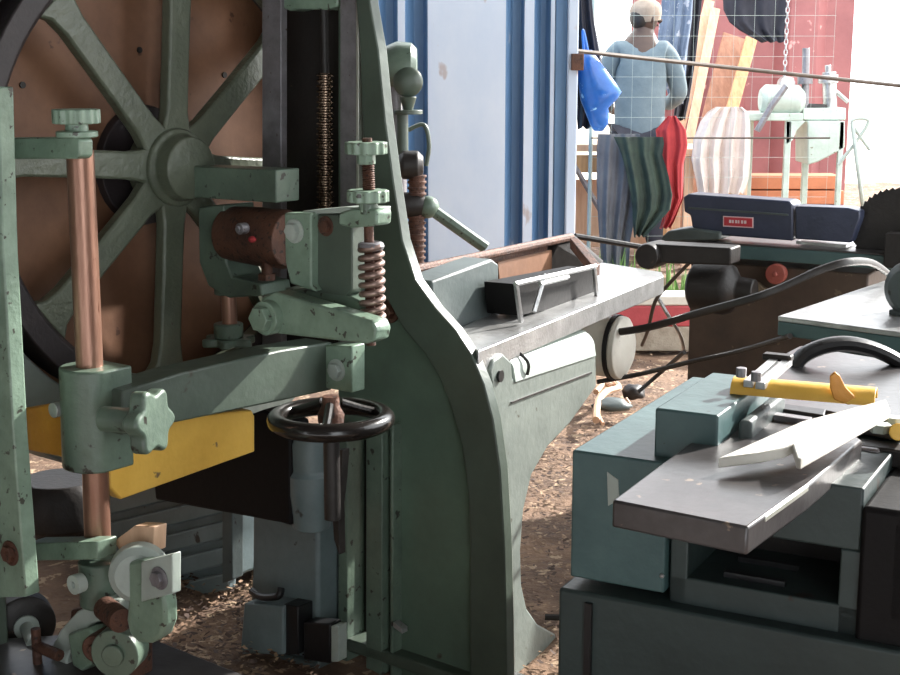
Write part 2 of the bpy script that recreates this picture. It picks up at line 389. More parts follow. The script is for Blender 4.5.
# lever arm
LV=FP(272,318,2.72)
P_(plate(LV,[(262,297),(275,292),(372,321),(376,330),(374,341),(366,344),(270,333),(258,325),(256,310)],.045),'lever_arm',M_greenl,.005)
P_(plate(LV.off(.075),[(283,288),(345,294),(370,306),(370,318),(300,306)],.04),'upper_lever',M_green,.004)
c=LV.p(271,317); P_(MB().cyl(c+D*.06,c-D*.02,.034,28).cyl(c-D*.02,c-D*.038,.026,6),'pivot_bolt',M_greenl,.002)
bolt(colp,COLP.off(.03).p(391,311),-D,.018,M_rust,h=.025)
bolt(colp,COLP.off(.03).p(400,246),-D,.010,M_dark,h=.01) if False else None
# ---- crossbeam along D
BM=DP(130,400,2.42)
beam=P_(plate(BM,[(122,391),(180,373),(281,350),(332,342),(332,390),(281,401),(169,424),(122,436)],.075),'crossbeam',M_greend,.004)
EP=PL(BM.p(326,365),D)
P_(plate(EP,[(325,345),(352,346),(352,393),(325,388)],.04),'end_bracket',M_greenl,.003,parent=beam)
bolt(beam,EP.p(337,370),-D,.016,M_palec)
# ---- yellow guard board
YB=DP(122,480,2.50)
P_(plate(YB,[(108,424),(252,410),(255,416),(255,452),(121,500),(110,488)],.03),'yellow_guard',M_yellow,.004)
P_(plate(FP(60,430,2.56),[(15,410),(56,403),(80,405),(80,461),(59,457),(15,448)],.03),'rear_guard',M_orange,.004)
# ---- guide post side: near plate
GP=FP(20,300,2.30)
P_(plate(GP,[(-60,85),(-2,87),(3,250),(13,430),(25,588),(26,597),(-60,600)],.03),'guide_plate',M_greenl,.003)
bolt(BS,GP.p(11,553),-D,.016,M_rust,h=.012)
AR=FP(90,150,2.38)
P_(plate(AR,[(4,138),(76,137),(79,141),(79,156),(76,159),(4,159)],.03),'post_arm',M_greenl,.003)
c=AR.off(.02).p(77,133); mp=AR.m(77,130)
P_(lobed(c+UP*mp*9,UP,mp*23,14,.10,mp*14,seg=112,sharp=.5).cyl(c-UP*.0,c+UP*mp*10,mp*11,18).cyl(c-UP*mp*4,c+UP*mp*2,mp*20,24),'clamp_knob',M_greenl,.002)
RD=AR.off(.035)
a=RD.p(80,150); b=RD.p(90,375); c_=RD.p(98,548)
P_(MB().cyl(a,b,mp*13.5,28),'guide_rod',M_copper)
P_(MB().cyl(RD.p(95,455),c_,mp*13.5,28),'guide_rod',M_copper)
# clamp block: half round front
pl=RD.off(-.055)
blk=MB(); ctr0=RD.p(90,366); ctr1=RD.p(93,466)
pts=[]; rb=mp*33
for i in range(-8,9):
    th=i/8*PI*.42; pts.append(ctr0-D*(rb*math.cos(th)*.9)+Fa*(rb*math.sin(th)*.98))
pts=[p for p in pts]+[ctr0+D*.05+Fa*rb*.95,ctr0+D*.05-Fa*rb*.95]
P_(blk.prism(pts,ctr1-ctr0),'clamp_block',M_green,.004)
q=ctr0+(ctr1-ctr0)*.42-D*rb*.82-Fa*rb*.72; P_(MB().cyl(q+D*.02,q-D*.004,.014,18),'plug',M_steelb,.001)
# star knob facing right-front
kx=V((.93,-.36,.05)).normalized(); kc=RD.off(-.03).p(147,421)
P_(MB().cyl(kc-kx*.09,kc,.022,20),'knob_stem',M_green,.002)
P_(lobed(kc-kx*.012,kx,.060,6,.24,.032,roll=.7),'star_knob',M_green,.007,seg=3)
# ---- lower guides
LG=FP(98,550,2.40)
P_(plate(LG.off(-.02),[(26,543),(97,542),(97,560),(26,561)],.045),'guide_bar',M_greenl,.003)
c=LG.off(.02).p(99,560); P_(MB().cyl(c,c-UP*.085,.038,28),'guide_socket',M_green,.003)
q=LG.off(-.03).p(82,582); P_(MB().annulus(q,-D,[(0,.006),(0,.018),(.02,.018),(.02,.006)],20),'hollow_screw',M_palec,.001)
P_(plate(LG.off(.03),[(114,541),(134,526),(154,527),(153,552),(138,556),(120,552)],.03),'deflector',M_woodp,.002)
RC=LG.off(-.015); c=RC.p(138,577)
P_(MB().lathe(c+Fa*.0,(Fa-D).normalized(),[(-.045,.04),(-.04,.052),(-.01,.052),(0,.04)],32),'roller',M_palec,.002)
P_(plate(RC.off(-.03),[(141,562),(172,554),(172,594),(141,602)],.02),'roller_plate',M_palec,.002)
bolt(BS,RC.off(-.03).p(160,578),-D,.014,M_steel)
P_(plate(RC.off(-.012),[(128,562),(144,560),(148,590),(162,592),(165,606),(165,624),(160,637),(150,644),(138,643),(129,634),(126,620),(128,600)],.03),'roller_arm',M_greenl,.006)
c=RC.p(105,608); P_(MB().cyl(c,c+Fa*.07-D*.02,.022,20),'guide_shaft',M_rust,.001)
c=LG.off(.06).p(24,622); wa=(Fa*.9-D*.45).normalized()
P_(MB().lathe(c-wa*.03,wa,[(0,.052),(.006,.06),(.05,.06),(.056,.05),(.056,.02)],36),'guide_roller',M_dark,.002)
P_(MB().cyl(c,c+wa*.12,.014,18).cyl(c+wa*.027,c+wa*.035,.025,18),'roller_shaft',M_palec,.001)
arc=[]; 
GA=LG.off(-.01)
P_(plate(GA,[(118,600),(98,600),(76,612),(60,630),(50,650),(48,700),(70,700),(66,660),(76,640),(92,624),(118,616)],.05),'guide_bracket',M_palec,.004)
P_(plate(GA.off(.03),[(70,610),(120,604),(132,620),(132,680),(70,690)],.05),'bracket_web',M_rust,.004)
P_(plate(GA.off(-.02),[(67,634),(88,628),(98,640),(96,662),(82,672),(72,666)],.04),'jaw',M_greenl,.005)
for u,v,r_,mm in ((100,645,.026,M_rust),(119,650,.045,M_green)):
    c=GA.off(-.01).p(u,v); w=(Fa*.5-D).normalized()
    P_(MB().cyl(c+w*-.03,c+w*.02,r_,28).cyl(c+w*.02,c+w*.03,r_*.45,16),'guide_disc',mm,.002)
c=GA.off(-.03).p(36,636); P_(MB().cyl(c,c-UP*.09,.009,12).cyl(c+UP*.0,c+UP*.015,.009,12).cyl(c-UP*.02,c-UP*.02+Fa*.07,.011,12),'thumb_screw',M_rust,.001)
# saw table at the bottom
P_(slab([(-60,642),(132,630),(262,682),(240,704),(-60,704)],.24,.035),'saw_table',M_table,.003)
c=pZ(110,670,.24); P_(MB().box(V((c.x,c.y,.102)),(D,Fa,UP),(.06,.12,.102)),'table_pedestal',M_greend,.006)
base=MB().prism([V((p.x,p.y,0)) for p in (COLP.p(500,600),COLP.p(345,600),COLP.p(345,600)+D*.1,COLP.p(500,600)+D*.1)],UP*.03); P_(base,'foot_plate',M_greend,.004)
# support that ties wheel side to column

c=pY(-70,350,2.5); P_(MB().box(V((c.x-.03,c.y,.8)),(Fa,D,UP),(.06,.12,.8)),'side_upright',M_greend,.005)
# ---- handwheel
hc=pY(331,419,2.60); mh=2.62/F_
hw=P_(MB().ring(hc,UP,mh*56,mh*9.5,56,14),'handwheel_rim',M_blackg)
for k in range(3):
    th=2*PI*k/3+.5; e=V((math.cos(th),math.sin(th),0))
    P_(MB().tube([hc+UP*.03+e*.02,hc+UP*.012+e*mh*35,hc+e*mh*55],.009,10),'handwheel_spoke',M_blackg,parent=hw)
P_(MB().lathe(hc-UP*.02,UP,[(0,.024),(.03,.026),(.045,.018),(.065,.016)],20),'handwheel_hub',M_rust,parent=hw)
P_(MB().cyl(hc-UP*.02,V((hc.x,hc.y,hc.z-.2)),  .016,16),'handwheel_shaft',M_dark)
# gear housing under handwheel
gh=pY(310,455,2.86)
P_(MB().lathe(gh+UP*.06,-UP,[(0,.03),(.03,.045),(.09,.042),(.1,.05),(.14,.05),(.22,.04)],28),'gear_housing',M_slatel,.003)
P_(plate(FP(335,470,2.72),[(334,450),(343,450),(341,480),(338,505),(339,555),(334,540),(331,500)],.02),'spring_strap',M_dark,.001)
# ============================================================ pedestal machine behind band saw
PB=FP(260,640,3.16)
c=PB.p(285,640)
PD=thing('machine_pedestal',V((c.x,c.y,0)),'slate grey machine pedestal with switch boxes and black hood, standing behind the band saw','machine')
PD_=PB
P_(plate(PB,[(252,500),(262,514),(318,522),(318,676),(232,672),(236,655),(246,640),(250,610),(252,560)],.10),'pedestal_body',M_slatel,.01,PD)
P_(plate(PB.off(-.02),[(228,664),(238,650),(318,662),(318,690),(228,690)],.1),'pedestal_foot',M_slate,.01,PD)
sb=P_(plate(PB.off(-.06),[(244,603),(283,606),(283,655),(240,654)],.06),'switch_box',M_slatel,.004,PD)
P_(plate(PB.off(-.05),[(283,604),(298,607),(298,655),(283,655)],.05),'box_side',M_black,.003,sb)
P_(MB().tube([PB.off(-.04).p(252,591),PB.off(-.05).p(262,597),PB.off(-.05).p(278,596),PB.off(-.04).p(281,588)],.009,10),'box_handle',M_black,0,sb)
P_(plate(PB.off(-.04),[(303,622),(330,624),(330,664),(303,660)],.04),'terminal_box',M_black,.004,PD)
P_(plate(PB.off(-.045),[(331,626),(338,626),(338,662),(331,662)],.03),'terminal_cover',M_palec,.002,PD)
hd=FP(200,480,3.0)
P_(plate(hd,[(150,452),(262,410),(290,424),(290,526),(280,523),(155,500)],.06),'belt_hood',M_pitch,.006,PD)
P_(plate(FP(310,480,2.95),[(288,452),(318,452),(320,480),(318,520),(308,527),(288,520)],.07),'hood_hub',M_slate,.006,PD)
# louvred housing on floor left
LH=FP(150,585,3.62)
c=LH.p(150,585)
LO=thing('motor_housing',V((c.x,c.y,0)),'grey green louvred motor housing on the sawdust floor, seen behind the guide rod','motor housing')
P_(plate(LH.off(.03),[(40,478),(232,470),(232,578),(60,640),(40,640)],.3),'housing_body',M_slatel,.006,LO)
for i in range(5):
    v=488+i*26
    P_(plate(LH,[(40,v+26),(228,v-26+6),(228,v-26+24),(40,v+44)],.03),'slat',M_slatel,.006,LO)
P_(plate(LH.off(-.01),[(222,470),(232,470),(232,580),(222,584)],.04),'corner_strip',M_slate,.003,LO)
c=FP(70,485,3.3).p(60,482)
P_(MB().lathe(V((c.x,c.y,c.z-.12)),UP,[(0,.09),(.02,.11),(.10,.11),(.13,.09)],28),'end_cap',M_dark,.003,LO)
# ============================================================ MIDDLE JOINTER (behind the column)
JS=JP(505,450,2.93)    # side face, faces right-front
c=JS.p(520,650)
MJ=thing('surface_planer',V((c.x,c.y,0)),'pale grey green surface planer with long steel table standing behind the band saw column','planer')
side=[(490,372),(494,360),(503,353),(512,362),(513,378),(596,352),(597,386),(570,424),(548,447),(532,475),(524,510),(521,550),(522,585),(527,608),(538,624),(556,634),(557,643),(524,675),(502,694),(499,430),(493,392)]
P_(plate(JS,side,.12),'cast_body',M_grey,.006,MJ)
q=JS.p(499,376); P_(MB().cyl(q+K*.001,q+K*.006,.013,16),'lug_hole',M_black,0,MJ)
P_(plate(JS.off(-.004),[(512,402),(592,372),(592,373.5),(512,403.5)],.01),'body_seam',M_dark,0,MJ)
A=JS.p(514,378); B_=JS.p(595,352); pts=[A-K*.16-UP*.01,A-UP*.01+K*.004]
for i in range(9):
    th=PI*.5*i/8; pts.append(A+UP*(.012+.045*math.sin(th))-K*(.06*(1-math.cos(th))))
pts.append(A-K*.16+UP*.057)
P_(MB().prism(pts,B_-A),'rounded_cover',M_palec,.002,MJ)
P_(MB().tube([A+(B_-A)*.12+K*.006-UP*.0,A+(B_-A)*.12+K*.006+UP*.03,A+(B_-A)*.10-K*.03+UP*.062],.004,6),'cover_strap',M_dark,0,MJ)
# table
zt=JS.p(480,352).z
tab=P_(slab([(452,332),(560,276),(600,262),(662,272),(664,276),(478,351)],zt,.05),'planer_table',M_steelb,.003,MJ)
zt2=zt
# dark fence box
BX=JP(430,318,3.35)
f1=PL(pZ(497,318,zt),K)
P_(plate(PL(pZ(470,322,zt),-K),[(432,281),(492,259),(499,264),(499,313),(434,342)],.08),'fence_box',M_slate,.006,MJ)
# brown trough behind
tr=PL(pZ(500,300,zt)-K*.12,-K)
P_(plate(tr,[(405,272),(571,236),(574,262),(410,310)],.02),'trough_side',M_rust,.003,MJ)
P_(plate(tr.off(-.01),[(498,262),(552,250),(552,272),(500,284)],.01),'rust_patch_panel',M_brown,.001,MJ)
P_(MB().tube([tr.off(-.02).p(405,272),tr.off(-.02).p(571,237)],.012,10),'trough_lip',M_rust,0,MJ)
P_(MB().prism([tr.p(548,242),tr.p(572,236),tr.off(-.14).p(601,262),tr.off(-.14).p(592,269),tr.p(545,276)],J*.02),'trough_end',M_dark,.002,MJ)
P_(MB().prism([pZ(570,238,zt+.1),pZ(578,238,zt+.1),pZ(600,264,zt+.06),pZ(593,266,zt+.06)],UP*-.03),'trough_rim',M_rust,.002,MJ)
# cutter frame
cf=PL(pZ(560,310,zt),-K)
P_(plate(cf.off(.03),[(515,284),(596,268),(598,300),(518,316)],.08),'cutter_opening_shade',M_pitch,.002,MJ)  # near-black sheet painted in for the shaded open box
fr=MB()
for (a,b) in (((515,284),(596,266)),((516,284),(521,322)),((594,268),(597,298)),((540,284),(568,277)),((545,274),(534,312))):
    fr.tube([cf.p(*a),cf.p(*b)],.0065,4,smooth=False)
P_(fr,'cutter_frame',M_steelb,.001,MJ)
# motor
mc=pY(604,346,3.95); 
P_(MB().lathe(mc-K*.14,K,[(0,.07),(.02,.085),(.18,.088),(.185,.092),(.2,.09),(.215,.06)],32),'motor',M_white,.002,MJ)
P_(MB().lathe(mc+K*.03,K,[(0,.095),(.012,.095)],32),'motor_band',M_black,0,MJ)
P_(MB().box(mc-K*.12-J*.12-UP*.02,(J,K,UP),(.14,.05,.04)),'motor_bracket',M_slate,.004,MJ)
# bar projecting from planer
a=pY(575,236,4.3); b=pY(642,247,4.4)
P_(MB().tube([a,b],.009,8,smooth=False),'push_rod',M_dark,0,MJ)
P_(MB().tube([pZ(575,262,zt-.02),a],.009,8,smooth=False),'push_rod_bracket',M_dark,0,MJ)
# ============================================================ DRILL PRESS behind column
DY=5.0
c=pY(398,300,DY)
DR=thing('drill_press',V((c.x,c.y+.0,0)),'green drilling machine with rack column and lever standing before the container','drill press')
P_(MB().cyl(V((c.x,c.y,0)),pY(396,60,DY),.035,20),'column',M_steel,0,DR)
h1=pY(380,66,DY); 
P_(MB().lathe(h1,X,[(0,.06),(.06,.085),(.11,.08),(.13,.06)],24),'head',M_green,.004,DR)
k1=pY(408,82,DY-.08); P_(MB().lathe(k1,-YY,[(-.06,.05),(0,.052),(.01,.045),(.02,.02)],24),'pulley_cap',M_greend,.003,DR)
P_(MB().cyl(k1-UP*.05,k1-UP*.10,.03,16,.015).cyl(k1-UP*.095,k1-UP*.11,.05,16).cyl(k1-UP*.11-X*.02,k1-UP*.26-X*.02,.02,12),'spindle',M_greend,.002,DR)
P_(MB().cyl(pY(400,95,DY-.06),pY(400,210,DY-.06),.006,8),'rod',M_steelb,0,DR)
g=pY(412,165,DY-.1); P_(MB().lathe(g-X*.05,X,[(0,.03),(.02,.05),(.07,.05),(.09,.03)],20),'feed_gear',M_dark,.003,DR)
g2=pY(415,205,DY-.1); P_(MB().lathe(g2-X*.06,X,[(0,.03),(.02,.045),(.07,.045),(.1,.03)],20),'feed_clamp',M_dark,.003,DR)
rk=MB(); a=pY(417,175,DY-.1); b=pY(416,268,DY-.1); rk.cyl(a,b,.028,14)
for i in range(16): q=a.lerp(b,i/16); rk.cyl(q,q-UP*.008,.034,14)
P_(rk,'rack',M_rust,.001,DR)
P_(MB().tube([pY(408,130,DY),pY(424,125,DY),pY(429,145,DY),pY(426,166,DY)],.008,8),'hose',M_greend,0,DR)
a=pY(428,207,DY-.1); b=pY(486,248,DY-.1); P_(MB().tube([a,b],.022,8,smooth=False),'lever',M_green,.002,DR)
P_(MB().ball(a,.04),'lever_boss',M_green,0,DR)
P_(MB().box(V((c.x,c.y,.02)),(X,YY,UP),(.15,.15,.02)),'foot',M_greend,.004,DR)
# ============================================================ CONTAINER
CY=7.0
def cx(u,Y=CY): return (u-450)/F_*Y*1.0
def cxx(u): return pY(u,120,CY).x
CT=thing('shipping_container',V((-1.5,8.2,0)),'blue ribbed steel container with pale light painted on its flat faces, behind the drilling machine','container')
# corrugated near side: wide flat pale face and narrow blue flutes
xs=[]
pts=[]
us=[(300,0),(330,0),(337,1),(355,1),(362,0),(378,0),(386,1),(394,1),(398,0),(406,0),(414,1),(424,1),(427,0),(506,0),(512,1),(521,1),(523,0),(534,0),(540,1),(546,1),(549,0),(554,0)]
allx=[(-4.4,0)]
x=-4.3
while x<cxx(298)-.16: allx+=[(x,0),(x+.07,0),(x+.1,1),(x+.17,1),(x+.2,0)]; x+=.22
for u,d in us: allx.append((cxx(u),d))
fr_=[V((a,CY+(.06 if d else 0),.12)) for a,d in allx]; bk=[p+V((0,.03,0)) for p in reversed(fr_)]
P_(MB().prism(fr_+bk,UP*2.4),'side_panel',M_blue,.004,CT)
def strip(u0,u1,nm='lit_face_strip',mm=M_pale):
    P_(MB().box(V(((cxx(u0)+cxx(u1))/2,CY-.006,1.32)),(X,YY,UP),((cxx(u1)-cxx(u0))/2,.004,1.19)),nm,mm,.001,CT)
for u0,u1 in ((428,505),(523.5,533),(549.5,553.5),(398.5,405.5),(363,377)): strip(u0,u1)  # pale strips paint the bright light on the flat faces
P_(MB().box(V(((cxx(554)+cxx(566))/2,CY+.03,1.3)),(X,YY,UP),((cxx(566)-cxx(554))/2,.04,1.3)),'door_edge',M_blue,.006,CT)
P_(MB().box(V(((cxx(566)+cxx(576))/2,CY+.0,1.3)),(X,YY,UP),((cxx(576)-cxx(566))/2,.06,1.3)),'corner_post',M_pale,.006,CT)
x1=cxx(576)
P_(MB().box(V(((-4.4+x1)/2,CY+.06,.07)),(X,YY,UP),((x1+4.4)/2,.05,.06)),'bottom_rail',M_blue,.004,CT)
P_(MB().box(V(((-4.4+x1)/2,CY+.06,2.56)),(X,YY,UP),((x1+4.4)/2,.05,.06)),'top_rail',M_blue,.004,CT)
P_(MB().box(V((x1-.03,CY+1.2,1.3)),(X,YY,UP),(.02,1.1,1.25)),'end_panel',M_blue,.004,CT)
P_(MB().box(V(((-4.4+x1)/2,CY+1.2,2.6)),(X,YY,UP),((x1+4.4)/2,1.2,.03)),'roof_panel',M_blue,.004,CT)
c=pY(577,62,CY-.05); P_(MB().box(c,(X,YY,UP),(.03,.04,.04)),'bracket',M_rust,.003,CT)
# ============================================================ RIGHT FRONT JOINTER
zT=.75
c=pZ(700,560,.3)
RJ=thing('jointer',V((pZ(660,520,zT).x+.15,2.25,0)),'teal jointer with dark steel table in the right foreground, white sheet lying across it','jointer')
o=P_(slab([(612,500),(742,404),(826,414),(862,440),(808,485),(748,527)],zT,.04),'infeed_table',M_table,.004,RJ)
a=pZ(763,519,zT-.006); b=pZ(806,488,zT-.006); P_(MB().box((a+b)/2+K*.001,((b-a).normalized(),(b-a).normalized().cross(UP),UP),((b-a).length/2,.003,.004)),'edge_strip',M_rimlit,.001,RJ)
o2=P_(slab([(742,400),(786,352),(800,345),(905,362),(960,400),(900,425),(826,411)],zT+.004,.03),'outfeed_table',M_table,.006,RJ)
P_(slab([(736,402),(742,398),(826,409),(824,415)],zT+.006,.03),'cutter_slot',M_black,.002,RJ)
P_(slab([(740,410),(742,407),(812,417),(810,420)],zT+.010,.02),'cutter_lip',M_steel,.001,RJ)
zC=.72; A=pZ(572,450,zC); 
def JK(o,j,k,z=None):
    p=o+J*j+K*k
    return V((p.x,p.y,z)) if z is not None else p
Kend=.62
cab=MB().prism([JK(A,0,0),JK(A,.62,0),JK(A,.62,.165),JK(A,0,.165)],-UP*.22)
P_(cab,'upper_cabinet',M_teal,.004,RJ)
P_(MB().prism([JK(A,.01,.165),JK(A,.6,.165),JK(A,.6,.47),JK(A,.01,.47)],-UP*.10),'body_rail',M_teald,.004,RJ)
# recess with opening
rc=MB()
zc=zC-.10
rc.prism([JK(A,.012,.17,zc),JK(A,.012,.20,zc),JK(A,.012,.20,zC-.25),JK(A,.012,.17,zC-.25)],J*.3)
rc.prism([JK(A,.012,.44,zc),JK(A,.012,.50,zc),JK(A,.012,.50,zC-.27),JK(A,.012,.44,zC-.27)],J*.3)
rc.prism([JK(A,.012,.17,zC-.19),JK(A,.012,.50,zC-.19),JK(A,.012,.50,zC-.27),JK(A,.012,.17,zC-.27)],J*.3)
P_(rc,'recess_frame',M_teald,.003,RJ)
P_(MB().prism([JK(A,.2,.17,zC-.1),JK(A,.2,.5,zC-.1),JK(A,.2,.5,zC-.27),JK(A,.2,.17,zC-.27)],J*.02),'recess_back',M_dark,0,RJ)
for j in (.05,.13): P_(MB().box(JK(A,j,.30,zC-.186),(J,K,UP),(.006,.05,.005)),'slot',M_black,.001,RJ)
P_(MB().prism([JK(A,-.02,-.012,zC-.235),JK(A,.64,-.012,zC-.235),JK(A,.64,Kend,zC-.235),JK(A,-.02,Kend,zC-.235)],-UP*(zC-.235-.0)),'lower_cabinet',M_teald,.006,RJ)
P_(MB().box(JK(A,-.024,.045,.25),(J,K,UP),(.004,.006,.22)),'door_gap',M_black,.0,RJ)
P_(MB().box(JK(A,-.004,.085,zC-.11),(J,K,UP),(.002,.0,.09)),'seam',M_black,0,RJ) if False else None
P_(plate(PL(A-J*.002,J),[(607,472),(618,480),(619,500),(608,506)],.004),'worn_patch',M_palec,0,RJ)
q=PL(A-J*.004,J).p(662,576); P_(MB().ball(q,.004),'rivet',M_steelb,0,RJ)
q=KP(612,515,pZ(612,500,zT).y-.006).p(677,529); P_(MB().ball(q,.0035),'table_rivet',M_steelb,0,RJ)
# raised block
Bq=pZ(655,408,.80)
P_(MB().prism([JK(Bq,0,0),JK(Bq,.30,0),JK(Bq,.30,.105),JK(Bq,0,.105)],-UP*.085),'fence_block',M_teal,.004,RJ)
P_(MB().prism([JK(Bq,.06,.12,.78),JK(Bq,.26,.12,.78),JK(Bq,.28,.14,.78),JK(Bq,.07,.14,.78)],-UP*.06),'fence_wedge',M_slate,.006,RJ)
q=pZ(677,449,zC+.01); P_(MB().ball(q+UP*.01,.013),'catch',M_black,0,RJ)
# mechanism at right
c=pZ(868,440,zT-.01)
P_(MB().box(pZ(866,452,zT-.04),(K,J,UP),(.10,.022,.016)),'cross_bar',M_dark,.004,RJ)
P_(MB().box(pZ(866,470,.68)+UP*.0,(K,J,UP),(.024,.03,.045)),'steel_bracket',M_steel,.004,RJ)
g=pZ(884,478,.66); P_(lobed(g+J*.03,-J,.035,7,.35,.02).build and lobed(g+J*.03,-J,.035,7,.3,.02),'gear',M_steel,.002,RJ)
P_(MB().cyl(g+J*.1,g-J*.02,.012,14),'gear_shaft',M_dark,0,RJ)
P_(MB().box(JK(A,.16,.60,.545),(J,K,UP),(.16,.13,.15)),'gear_shade_box',M_pitch,.008,RJ)  # near-black box added to paint in the shaded zone at the right
P_(MB().box(JK(A,.02,.545,.60),(J,K,UP),(.02,.03,.08)),'side_lever_box',M_black,.006,RJ)
P_(MB().cyl(pZ(880,432,zT),pZ(880,432,zT)+UP*.014,.018,6).cyl(pZ(893,425,zT),pZ(893,425,zT)+UP*.014,.015,6),'lock_nuts',M_palec,.001,RJ)
P_(MB().cyl(pZ(898,432,zT-.03),pZ(898,432,zT+.02),.014,16),'yellow_knob',M_yellow,.002,RJ)
# yellow guard
yg=MB(); a=pZ(733,390,.80); b=pZ(876,402,.80); ax=(b-a); d=ax.normalized(); e=d.cross(UP).normalized(); pts=[]
for i in range(9):
    th=PI*i/8; pts.append(a+e*math.cos(th)*.032+UP*math.sin(th)*.024)
for i in range(8,-1,-1):
    th=PI*i/8; pts.append(a+e*math.cos(th)*.028+UP*math.sin(th)*.020)
gd=P_(yg.prism(pts,ax),'cutter_guard',M_yellow,.001,RJ)
fp=PL(pZ(845,402,.795)-V((0,.035,0)),V((0.2,1,0)).normalized())
P_(plate(fp,[(830,376),(835,372),(840,376),(846,388),(858,400),(868,403),(848,405),(834,400),(830,388)],.008),'guard_fin',M_orange,.002,gd)
for (p0,p1) in (((748,384),(776,360)),((760,386),(788,362))):
    a=pZ(*p0,.82); b=pZ(*p1,.82); P_(MB().box((a+b)/2,((b-a).normalized(),(b-a).normalized().cross(UP),UP),((b-a).length/2,.008,.006)),'guard_arm',M_steelb,.001,gd)
P_(MB().box(pZ(778,357,.828),(J,K,UP),(.012,.026,.006)),'arm_clamp',M_dark,.003,gd)
for u,v in ((741,377),(756,381)): P_(MB().cyl(pZ(u,v,.83),pZ(u,v,.83)+UP*.016,.009,8),'wing_nut',M_steel,.001,gd)
# dark arched hood at back
hp=JP(842,355,2.9); 
hp=YP(2.72)
P_(MB().tube([hp.p(792,372),hp.p(803,356),hp.p(825,346),hp.p(850,344),hp.p(878,351),hp.p(905,366),hp.p(925,385)],.022,10,flat=.7),'arched_guard',M_black,0,RJ)
# white sheet lying across
zw=.780
wl=MB().prism([pZ(718,458,zw-.005),pZ(802,421,zw+.015),pZ(886,399,zw+.03),pZ(890,409,zw+.025),pZ(801,459,zw+.012),pZ(797,458,zw+.01),pZ(793,444,zw+.012),pZ(784,448,zw+.009),pZ(760,453,zw+.003)],-UP*.016)
wl.build('offcut_sheet',M_white,bev=.002,label='white pointed offcut lying tilted on the dark jointer table below the yellow guard',cat='offcut')
# ============================================================ TEAL SAW BENCH
z2=.76
p1=pZ(778,316,z2); p2=pZ(886,280,z2); p3=pZ(930,336,z2); 
TS=thing('saw_bench',V(((p1.x+p2.x)/2+.25,(p1.y+p2.y)/2,0)),'teal saw bench with pale shiny top at the right edge behind the jointer','saw bench')
p4=p2+(p3-p1)*1.3; p3=p1+(p3-p1)*1.5
dn=UP*-.05
P_(MB().prism([p1,p2,p2+(p3-p1),p3],-UP*.012),'bench_top',M_steelb,.002,TS)
P_(MB().prism([p1-UP*.0121,p2-UP*.0121,p2+(p3-p1)-UP*.0121,p3-UP*.0121],-UP*.034),'top_frame',M_teal,.003,TS)
jj=(p2-p1).normalized(); kk=(p3-p1).normalized()
q=p1+jj*.08+kk*.05
P_(MB().prism([q-UP*.06,q+jj*.35-UP*.06,q+jj*.35+kk*.4-UP*.06,q+kk*.4-UP*.06],-UP*(z2-.06-.0)),'bench_body',M_teald,.005,TS)
dm=pZ(912,316,z2); 
P_(MB().lathe(dm+jj*.09-kk*.0+UP*.065,-jj,[(0,.05),(.02,.068),(.1,.068),(.12,.05)],28),'motor',M_slate,.003,TS)
P_(MB().box(dm+jj*.04+UP*.006,(jj,kk,UP),(.06,.05,.006)),'motor_base',M_slate,.002,TS)
# ============================================================ FAR PLANER with navy fence
z3=.80
A3=pZ(694,248,z3); Y3=A3.y
t3=YP(Y3)
FS=thing('table_saw',V((A3.x+.4,A3.y+.2,0)),'table saw with navy blue guard box, red label and toothed blade, behind the jointer','table saw')
q1=pZ(668,239,z3); q2=pZ(905,255,z3)
e=(q2-q1).normalized(); nn=V((-e.y,e.x,0))
P_(MB().prism([q1,q2,q2+nn*.35,q1+nn*.35],-UP*.0059),'saw_table',M_table,.002,FS)
fr=[q1-nn*.001-UP*.006,q2-nn*.001-UP*.006,q2+nn*.35-UP*.006,q1+nn*.35-UP*.006]
P_(MB().prism(fr,-UP*.04),'table_frame',M_teal,.003,FS)
b1=q1+e*.07-UP*.066+nn*.02; b2=q1+e*.62-UP*.066+nn*.02
P_(MB().prism([b1,b2,b2+nn*.3,b1+nn*.3],-UP*(z3-.066)),'saw_body',mat('grimy_brown_paint',(92,76,64),(62,50,44),.55,0,5,(110,96,80),.66),.006,FS)
# navy box
nf=PL(q1+nn*.015,nn)
nb=P_(plate(nf,[(683,197),(688,194),(789,201),(793,205),(793,241),(702,234),(692,228),(690,215),(684,212)],.09),'guard_box',M_navy,.006,FS)
P_(plate(nf,[(795,206),(848,208),(860,211),(860,218),(851,243),(795,239)],.08),'guard_box_end',M_navy,.005,nb)
P_(plate(nf.off(-.004),[(688,207),(788,214),(788,216),(688,209)],.006),'box_rib',M_slate,.001,nb)
lb=P_(plate(nf.off(-.004),[(723,216),(753,217.5),(753,228),(723,226.5)],.005),'label_border',M_lw,0,nb)
P_(plate(nf.off(-.006),[(724,217),(752,218.5),(752,227),(724,225.5)],.004),'label_plate',M_label,0,nb)
lt=MB()
for i,w in enumerate((2.2,1.5,2.2,1.2,2,2.2)):
    u=729+i*3; vv=221+ (i*3)*.05
    lt.prism(px(nf.off(-.0075),[(u,vv-1.2),(u+w,vv-1.1),(u+w,vv+2),(u,vv+1.9)]),nf.n*.002)
P_(lt,'label_lettering',M_lw,0,nb)
P_(plate(nf.off(.02),[(796,241),(846,245),(846,248),(796,244)],.1),'box_base',M_steelb,.001,FS)
